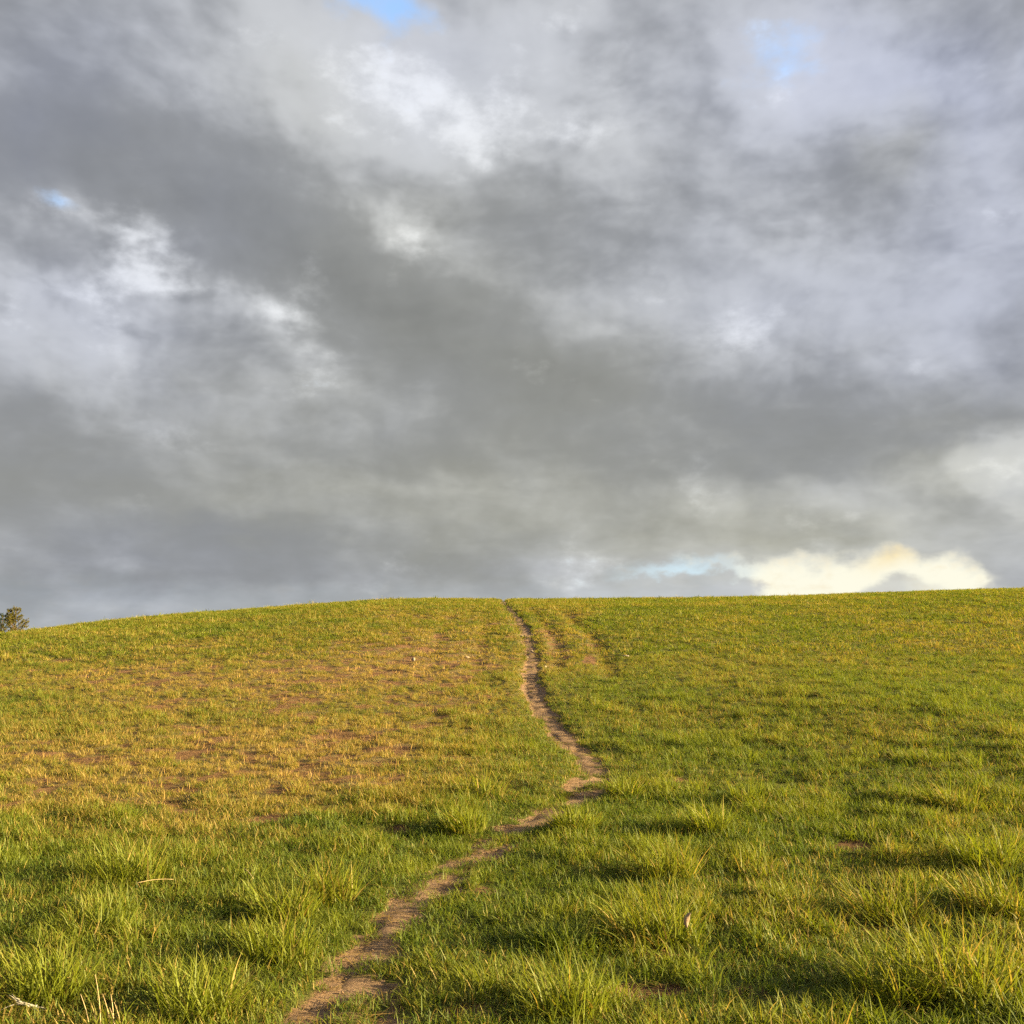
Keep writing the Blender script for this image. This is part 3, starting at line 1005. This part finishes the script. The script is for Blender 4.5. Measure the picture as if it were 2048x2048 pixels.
M_CRUMB = straw_mat('earth_crumb', (0.13, 0.08, 0.05), (0.34, 0.23, 0.15))
acc = {k: [] for k in parts}
x, y, r = strew(2.6, 15.0, 260, 301, 0.5, 0.45)
F = fields(x, y)
k = r.rand(len(x)) < 0.75 * sstep(F['path_bare'], 0.25, 0.7) + 0.25 * sstep(F['bare'], 0.3, 0.7)
x, y, z = x[k], y[k], relief(x, y, F)[k]
s_ = 0.003 + 0.010 * r.rand(len(x)) ** 3
put(acc, x, y, z + 0.005, r.randint(0, 4, len(x)), s_, s_ * 0.7, np.zeros(len(x)), r.rand(len(x)), r)
scatter('soil_crumbs', 'loose crumbs of earth lying on the trodden path', 'soil', {k_: np.concatenate(v) for k_, v in acc.items()}, [crumb_mesh(q) for q in range(4)], M_CRUMB)

# ================================================================== single things on the hill
def spot(px, py):
    """ground point under a place in the photograph: x, y, z and distance"""
    p = ground_hit(px, py)
    X, Y = np.array([p[0]]), np.array([p[1]])
    return float(p[0]), float(p[1]), float(relief(X, Y)[0])


# ---- tussocks that stand out from the sward
M_TUSS = [grass_mat('tussock_blade_fresh', 0.06, 1.0), grass_mat('tussock_blade_yellowing', 0.18, 1.0), grass_mat('tussock_blade_shaded', 0.02, 0.25)]  # last one: shade of the dark tussock put into its blade colour
TUSSOCKS = [
    # px, py of the foot, height in photo pixels, width factor, material, lean, label
    (1300, 1868, 105, 1.25, 1, (-0.45, -0.15), 'big arching grass tussock with a brown dead leaf at its foot, right of the path'),
    (1905, 1975, 125, 1.45, 1, (-0.45, 0.0), 'tallest sunlit grass tussock near the bottom right corner'),
    (1790, 1990, 95, 1.2, 0, (-0.40, 0.0), 'tall tussock just left of the tallest one at the bottom right'),
    (662, 1792, 75, 1.05, 1, (-0.05, 0.0), 'golden-based yellowing tussock on the left edge of the lower path'),
    (1246, 1598, 46, 1.15, 0, (-0.15, 0.0), 'bright round tussock in the inner corner of the sharp path bend'),
    (1150, 1662, 50, 1.45, 0, (-0.30, 0.0), 'low wide tussock on the right bank where the path runs diagonally'),
    (1330, 1758, 80, 1.2, 1, (-0.30, 0.0), 'yellow-tipped tussock above the big arching one right of the path'),
    (1770, 1832, 75, 1.35, 1, (-0.35, 0.0), 'broad sunlit tussock over a brown hollow in the right half'),
    (1418, 1672, 62, 0.9, 0, (-0.10, 0.0), 'upright narrow tussock midway between the path bend and the right edge'),
    (568, 1830, 72, 1.2, 0, (-0.20, 0.0), 'bright tussock left of the golden-based one beside the lower path'),
    (555, 1905, 85, 1.15, 0, (-0.20, 0.0), 'dense tussock left of the bare soil patches of the lower path'),
    (962, 1598, 55, 1.35, 1, (-0.15, 0.0), 'pale sunlit mound of grass left of the path where it narrows'),
    (1125, 2015, 100, 1.2, 0, (-0.35, 0.0), 'long-bladed tussock at the bottom edge right of the path'),
    (1492, 1612, 42, 1.3, 0, (-0.20, 0.0), 'small wide tussock to the right of the sharp path bend'),
    (1970, 1745, 75, 1.2, 0, (-0.30, 0.0), 'upper one of two tussocks close to the right edge'),
    (1985, 1830, 80, 1.1, 1, (-0.30, 0.0), 'lower one of two tussocks close to the right edge'),
    (400, 2010, 95, 1.2, 0, (0.10, -0.1), 'coarse broad-bladed tussock in the lower left, right of the pale dry stalks'),
    (105, 1985, 85, 1.25, 0, (-0.10, 0.0), 'tussock at the lower left above the grey withered root'),
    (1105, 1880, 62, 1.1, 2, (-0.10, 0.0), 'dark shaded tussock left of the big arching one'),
    (265, 1762, 80, 1.3, 0, (-0.05, 0.0), 'loose upright tussock in the left field just above the lying straw stalk'),
    (1905, 1630, 52, 1.4, 1, (-0.30, 0.0), 'uppermost wide tussock near the right edge of the field'),
    (925, 1668, 48, 1.5, 0, (-0.20, 0.0), 'low tussock overhanging the upper side of the diagonal path'),
]
for i, (px, py, hp, wf, mi, lean, lab) in enumerate(TUSSOCKS):
    x, y, z = spot(px, py)
    d = math.hypot(x, y)
    H = hp / F_PX * d * 1.0
    rs = np.random.RandomState(500 + i)
    n = int(270 * wf) if d < 9 else 210
    V, Fc, t, r = blades(n, 0.50 * H * wf + 0.03, H * 0.55, H * 1.35, 0.0074 if d < 8 else 0.0088, 5, 0.75, 1.15, lean, rs, inner=0.02, fan=1.3)
    me = mesh_from('grass_tussock', V, Fc, {'bt': t, 'br': r})
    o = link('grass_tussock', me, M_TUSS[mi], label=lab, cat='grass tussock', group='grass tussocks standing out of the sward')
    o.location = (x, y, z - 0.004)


# ---- thin round strands and stalks
def tube(points, r0, r1, sides=5):
    P3 = np.asarray(points, float)
    n = len(P3)
    tg = np.gradient(P3, axis=0)
    tg /= np.linalg.norm(tg, axis=1)[:, None]
    ref = np.array([0.31, 0.17, 0.93])
    a = np.cross(tg, ref)
    a /= np.linalg.norm(a, axis=1)[:, None]
    b = np.cross(tg, a)
    rad = np.linspace(r0, r1, n)[:, None, None]
    th = np.arange(sides) / sides * 2 * np.pi
    V = P3[:, None, :] + rad * (np.cos(th)[None, :, None] * a[:, None, :] + np.sin(th)[None, :, None] * b[:, None, :])
    id_ = np.arange(n * sides).reshape(n, sides)
    nx_ = np.roll(id_, -1, axis=1)
    Q = np.stack([id_[:-1], nx_[:-1], nx_[1:], id_[1:]], axis=-1).reshape(-1, 4)
    V = V.reshape(-1, 3)
    V = np.vstack([V, P3[0], P3[-1]])
    c0 = np.stack([np.full(sides, n * sides), nx_[0], id_[0]], axis=-1)
    c1 = np.stack([np.full(sides, n * sides + 1), id_[-1], nx_[-1]], axis=-1)
    return V, Q, np.concatenate([c0, c1])


def join(parts_):
    Vs, Qs, Ts, o = [], [], [], 0
    for V, Q, T in parts_:
        Vs.append(V)
        Qs.append(np.asarray(Q).reshape(-1, 4) + o)
        Ts.append(np.asarray(T).reshape(-1, 3) + o)
        o += len(V)
    return np.vstack(Vs), [np.vstack(Qs), np.vstack(Ts)]


def plain_mat(name, ca, cb, scale=30.0, rough=0.9, stretch=(1, 1, 1)):
    m, h, out = new_mat(name)
    co = h.t.nodes.new('ShaderNodeTexCoord').outputs['Object']
    n, _ = h.noise(h.v('MULTIPLY', co, stretch), scale, 5.0, 0.6)
    b = h.t.nodes.new('ShaderNodeBsdfPrincipled')
    h.link(b.inputs['Base Color'], h.mix(h.smooth(n, 0.3, 0.7), ca, cb))
    b.inputs['Roughness'].default_value = rough
    b.inputs['Specular IOR Level'].default_value = 0.2
    bp = h.t.nodes.new('ShaderNodeBump')
    bp.inputs['Strength'].default_value = 0.5
    bp.inputs['Distance'].default_value = 0.01
    h.link(bp.inputs['Height'], n)
    h.link(b.inputs['Normal'], bp.outputs[0])
    h.link(out.inputs['Surface'], b.outputs[0])
    return m


M_STALK = plain_mat('dry_stalk', (0.46, 0.33, 0.17), (0.62, 0.47, 0.27), 40)
M_ROOT = plain_mat('grey_withered_fibre', (0.22, 0.20, 0.18), (0.42, 0.38, 0.34), 60)
M_LEAF = plain_mat('dead_brown_leaf', (0.20, 0.13, 0.09), (0.36, 0.26, 0.19), 50)
M_STONE = plain_mat('pale_stone', (0.20, 0.165, 0.13), (0.34, 0.29, 0.24), 45)
M_STONEB = plain_mat('earthy_stone', (0.24, 0.18, 0.13), (0.42, 0.33, 0.25), 45)
rs = np.random.RandomState(77)

# withered grey root clump at the lower left
x, y, z = spot(52, 2022)
root = link('withered_root', None, label='grey withered root clump lying in the grass at the bottom left', cat='root')
root.location = (x, y, z + 0.045)
root.scale = (0.8, 0.8, 0.8)
core, strands = [], []
for k in range(5):
    a = -0.35 + rs.normal(0, 0.12)
    s = np.linspace(-1, 1, 9)
    pts = np.stack([0.055 * s * np.cos(a) + rs.normal(0, 0.003, 9), 0.02 * s + rs.normal(0, 0.006) + rs.normal(0, 0.002, 9), -0.018 * s + 0.010 * rs.rand() + rs.normal(0, 0.003, 9)], axis=1)
    core.append(tube(pts, 0.0055, 0.0035, 6))
V, Fc = join(core)
link('root_body', mesh_from('root_body', V, Fc), M_ROOT, root)
for k in range(11):
    e = -1 if k < 5 else 1
    st = np.array([0.045 * e, rs.normal(0, 0.012), -0.012 * e + rs.normal(0, 0.006)])
    dv = np.array([e * (0.5 + rs.rand()), rs.normal(0, 0.5), (0.5 if e < 0 else -0.35) + rs.normal(0, 0.35)])
    dv /= np.linalg.norm(dv)
    s = np.linspace(0, 1, 6)[:, None]
    pts = st + dv * s * rs.uniform(0.03, 0.075) + np.cumsum(rs.normal(0, 0.004, (6, 3)), axis=0) * s
    V, Fc = join([tube(pts, 0.003, 0.0008, 5)])
    link('strand', mesh_from('strand', V, Fc), M_ROOT, root)

# six pale stalks at the bottom left
x, y, z = spot(222, 2052)
dt = link('dry_grass_tuft', None, label='fan of pale straight dry stalks at the bottom edge on the left', cat='dry stalks')
dt.location = (x, y, z)
dd = math.hypot(x, y)
for (bx, tx, ty) in ((190, 170, 1995), (205, 185, 1970), (222, 200, 2000), (226, 212, 2002), (232, 214, 2020), (240, 224, 2010)):
    ux = (bx - 222) / F_PX * dd
    top = np.array([(tx - 222) / F_PX * dd, 0.02 + rs.normal(0, 0.02), (2048 - ty) / F_PX * dd * 1.1 + 0.02])
    s = np.linspace(0, 1, 6)[:, None]
    pts = np.array([ux, rs.normal(0, 0.015), -0.005]) * (1 - s) + top * s + np.array([0.008, 0, 0]) * np.sin(s * 3.1)
    V, Fc = join([tube(pts, 0.0028, 0.0012, 5)])
    link('stalk', mesh_from('stalk', V, Fc), M_STALK, dt)

# long straws lying on top of the grass
for (p0, p1, lab) in (((270, 1786), (346, 1776), 'long pale straw stalk lying across the grass in the left field'),
                      ((505, 1792), (470, 1752), 'straw stalk leaning out of the grass left of the golden-based tussock'),
                      ((1552, 1660), (1590, 1700), 'thin pale straw leaning in the grass right of the narrow upright tussock')):
    a, b = np.array(spot(*p0)), np.array(spot(*p1))
    s = np.linspace(0, 1, 8)[:, None]
    L = b - a
    L = L / np.linalg.norm(L) * min(np.linalg.norm(L), 0.32)
    pts = L * s + np.array([0, 0, 0.075 if p0[0] == 270 else 0.12]) + np.array([0, 0, 0.012]) * np.sin(s * 3.0)
    V, Fc = join([tube(pts, 0.0024, 0.0012, 5)])
    o = link('straw_stalk', mesh_from('straw_stalk', V, Fc), M_STALK, label=lab, cat='straw', group='single straw stalks')
    o.location = tuple(a)

# curled dead leaf at the foot of the big tussock
x, y, z = spot(1366, 1880)
nu, nv = 9, 7
u, v = np.meshgrid(np.linspace(0, 1, nu), np.linspace(-1, 1, nv), indexing='ij')
hw = 0.016 * np.sin(np.pi * np.clip(u * 0.92 + 0.06, 0, 1)) ** 0.8
lx = v * hw
lz = 0.065 * u
ly = 0.010 * np.abs(v) ** 2 + 0.012 * np.sin(u * 2.6)
Vt = np.stack([lx, ly, lz], axis=-1).reshape(-1, 3)
Vb = Vt + np.array([0, 0.0012, 0])
id_ = np.arange(nu * nv).reshape(nu, nv)
Q = np.stack([id_[:-1, :-1], id_[1:, :-1], id_[1:, 1:], id_[:-1, 1:]], axis=-1).reshape(-1, 4)
rim = np.concatenate([id_[0, :], id_[1:, -1], id_[-1, -2::-1], id_[-2:0:-1, 0]])
rn = np.roll(rim, -1)
nn_ = nu * nv
S = np.stack([rim, rn, rn + nn_, rim + nn_], axis=-1)
lm = mesh_from('dead_leaf', np.vstack([Vt, Vb]), [np.vstack([Q, Q[:, ::-1] + nn_, S])])
leaf = link('dead_leaf', lm, M_LEAF, label='curled brown dead leaf standing at the foot of the big arching tussock', cat='leaf')
leaf.location = (x + 0.01, y - 0.10, z + 0.095)
leaf.scale = (1.25, 1.25, 1.25)
leaf.rotation_euler = (0.1, 0.35, 0.5)


# ---- stones
def stone_mesh(name, seed, flat):
    r = np.random.RandomState(seed)
    import bmesh
    bm = bmesh.new()
    bmesh.ops.create_icosphere(bm, subdivisions=2, radius=1.0)
    dirs = r.normal(0, 1, (9, 3))
    dirs /= np.linalg.norm(dirs, axis=1)[:, None]
    cut = r.uniform(0.62, 0.95, 9)
    for vv in bm.verts:
        p = np.array(vv.co)
        for dq, c_ in zip(dirs, cut):
            e = p @ dq - c_
            if e > 0:
                p = p - dq * e * 0.9
        vv.co = p * np.array([1.0, 0.8, flat])
    me = bpy.data.meshes.new(name)
    bm.to_mesh(me)
    bm.free()
    return me


for k, (px, py, wp, fl, mt, lab) in enumerate((
        (1043, 1270, 9, 0.55, M_STONE, 'uppermost pale stone on the left edge of the sunken upper path'),
        (1064, 1296, 9, 0.5, M_STONEB, 'earthy stone in the middle of the sunken upper path'),
        (1053, 1308, 8, 0.55, M_STONE, 'pale stone below the earthy one on the left edge of the upper path'),
        (827, 1322, 10, 0.95, M_STONE, 'whitish upright stone in the dry grass left of the upper path'),
        (934, 1315, 11, 0.45, M_STONEB, 'low stone in thin grass between the whitish stone and the path'),
        (1252, 1316, 15, 0.35, M_STONE, 'flat pale stone in the grass right of the wheel ruts'),
        (1090, 1332, 8, 0.6, M_STONEB, 'small stone right beside the upper path in trampled grass'))):
    x, y, z = spot(px, py)
    w = wp / F_PX * math.hypot(x, y) * 0.5
    o = link('stone', stone_mesh('stone', 900 + k, fl), mt, label=lab, cat='stone', group='stones on the upper slope')
    o.scale = (w, w, w)
    o.location = (x, y, z + w * fl * 0.55 + (0.03 if k in (3, 5) else 0.0))
    o.rotation_euler = (0, 0, k * 1.7)


# ---- young pines behind the shoulder of the hill on the left
M_BARK = plain_mat('pine_bark', (0.07, 0.045, 0.03), (0.17, 0.11, 0.075), 22, stretch=(1, 1, 0.3))


def needle_mat(name, ca, cb):
    m, h, out = new_mat(name)
    c = h.mix(attr(h, 'br'), ca, cb)
    df = h.t.nodes.new('ShaderNodeBsdfDiffuse')
    tr = h.t.nodes.new('ShaderNodeBsdfTranslucent')
    h.link(df.inputs['Color'], c)
    h.link(tr.inputs['Color'], c)
    x_ = h.t.nodes.new('ShaderNodeMixShader')
    x_.inputs[0].default_value = 0.15
    h.link(x_.inputs[1], df.outputs[0])
    h.link(x_.inputs[2], tr.outputs[0])
    h.link(out.inputs['Surface'], x_.outputs[0])
    return m


M_NEED_SUN = needle_mat('pine_needles_sunlit', (0.065, 0.070, 0.014), (0.20, 0.165, 0.035))  # golden evening light put into the needle colour
M_NEED_SHADE = needle_mat('pine_needles_shaded', (0.035, 0.055, 0.045), (0.07, 0.095, 0.075))  # darker, bluer copy of the needles: shade put into the colour


def pine(name, px, ptop, Y, seed, mat, reach, label, twin=True, leaner=0.0):
    r = np.random.RandomState(seed)
    u, t = px_dir(px, ptop)
    X = u * Y
    z0 = float(relief(np.array([X]), np.array([Y]))[0])
    Htot = EYE + t * Y - z0
    tr = link(name, None, label=label, cat='tree', group='pines behind the hill shoulder')
    tr.location = (X, Y, z0 - 0.05)
    wood, nv_, nf_, nr_ = [], [], [], []
    leaders = [(0.0, 0.0, 0.0, Htot, 0.0)]
    if twin:
        leaders.append((0.0, 0.0, max(Htot - 1.25, 0.3), Htot - 0.10, -0.36))
    cnt = 0

    def tuft(p, d, n, ln):
        nonlocal cnt
        d = d / np.linalg.norm(d)
        for q in range(n):
            w_ = d * r.uniform(0.3, 1.0) + r.normal(0, 0.55, 3)
            w_ /= np.linalg.norm(w_)
            sd = np.cross(w_, r.normal(0, 1, 3))
            sd /= np.linalg.norm(sd)
            L = ln * r.uniform(0.7, 1.2)
            a = p + r.normal(0, 0.012, 3)
            nv_.extend([a - sd * 0.006, a + sd * 0.006, a + w_ * L])
            nf_.append((cnt, cnt + 1, cnt + 2))
            nr_.extend([r.rand()] * 3)
            cnt += 3
    for (lx, ly, za, zb, sx) in leaders:
        s = np.linspace(0, 1, 14)[:, None]
        pts = np.array([lx, ly, za]) * (1 - s) + np.array([lx + sx + leaner, ly + 0.05, zb]) * s
        pts[:, 0] += sx * 0.35 * np.sin(s[:, 0] * np.pi) + 0.02 * np.sin(s[:, 0] * 9)
        wood.append(tube(pts, 0.075 * (zb - za) / 3.5 + 0.012, 0.008, 8))
        zz_ = max(za + 0.25, za + (0.0 if za > 0 else 0.0))
        while zz_ < zb - 0.06:
            f = (zz_ - za) / (zb - za)
            c0 = np.array([np.interp(zz_, pts[:, 2], pts[:, 0]), np.interp(zz_, pts[:, 2], pts[:, 1]), zz_])
            nb = r.randint(4, 7)
            a0 = r.rand() * 6.28
            for b in range(nb):
                a = a0 + b * 6.283 / nb + r.normal(0, 0.25)
                L = min(reach, 0.14 + 0.55 * (zb - zz_)) * r.uniform(0.65, 1.15) * (0.75 if za > 0 else 1.0)
                up = r.uniform(0.55, 1.0)
                ss_ = np.linspace(0, 1, 7)[:, None]
                dirh = np.array([math.cos(a), math.sin(a), 0.0])
                bp_ = c0 + dirh * L * ss_ + np.array([0, 0, 1.0]) * (L * up * (0.35 * ss_ + 0.65 * ss_ ** 2))
                wood.append(tube(bp_, 0.006 + 0.012 * L, 0.004, 5))
                m_ = int(7 + L * 20)
                for k in range(m_):
                    w_ = r.uniform(0.22, 1.0) ** 0.7
                    p = np.array([np.interp(w_, ss_[:, 0], bp_[:, i_]) for i_ in range(3)])
                    dv = bp_[-1] - bp_[-3]
                    dv = dv / np.linalg.norm(dv)
                    off_ = r.normal(0, 1, 3) * 0.10 * L * (1.15 - w_)
                    off_[2] = abs(off_[2])
                    tuft(p + off_, dv + np.array([0, 0, 1.1]), 12, 0.10)
                tuft(bp_[-1], dv + np.array([0, 0, 0.9]), 14, 0.10)
            zz_ += r.uniform(0.17, 0.27)
        tuft(pts[-1], np.array([0, 0, 1.0]), 30, 0.13)
    V, Fc = join(wood)
    link('trunk', mesh_from('trunk', V, Fc), M_BARK, tr)
    link('crown', mesh_from('crown', np.array(nv_), [np.array(nf_)], {'br': np.array(nr_)}, smooth=False), mat, tr)
    return tr


pine('young_pine', 32, 1214, 60.0, 5, M_NEED_SUN, 0.95, 'golden sunlit young pine tip behind the left shoulder of the hill')
pine('young_pine', 5, 1228, 64.0, 9, M_NEED_SHADE, 1.0, 'blue-green shaded pine half cut off by the left edge', twin=False)
pine('young_pine', -24, 1236, 58.5, 12, M_NEED_SUN, 0.9, 'low golden pine branch tips at the very left edge', twin=False)
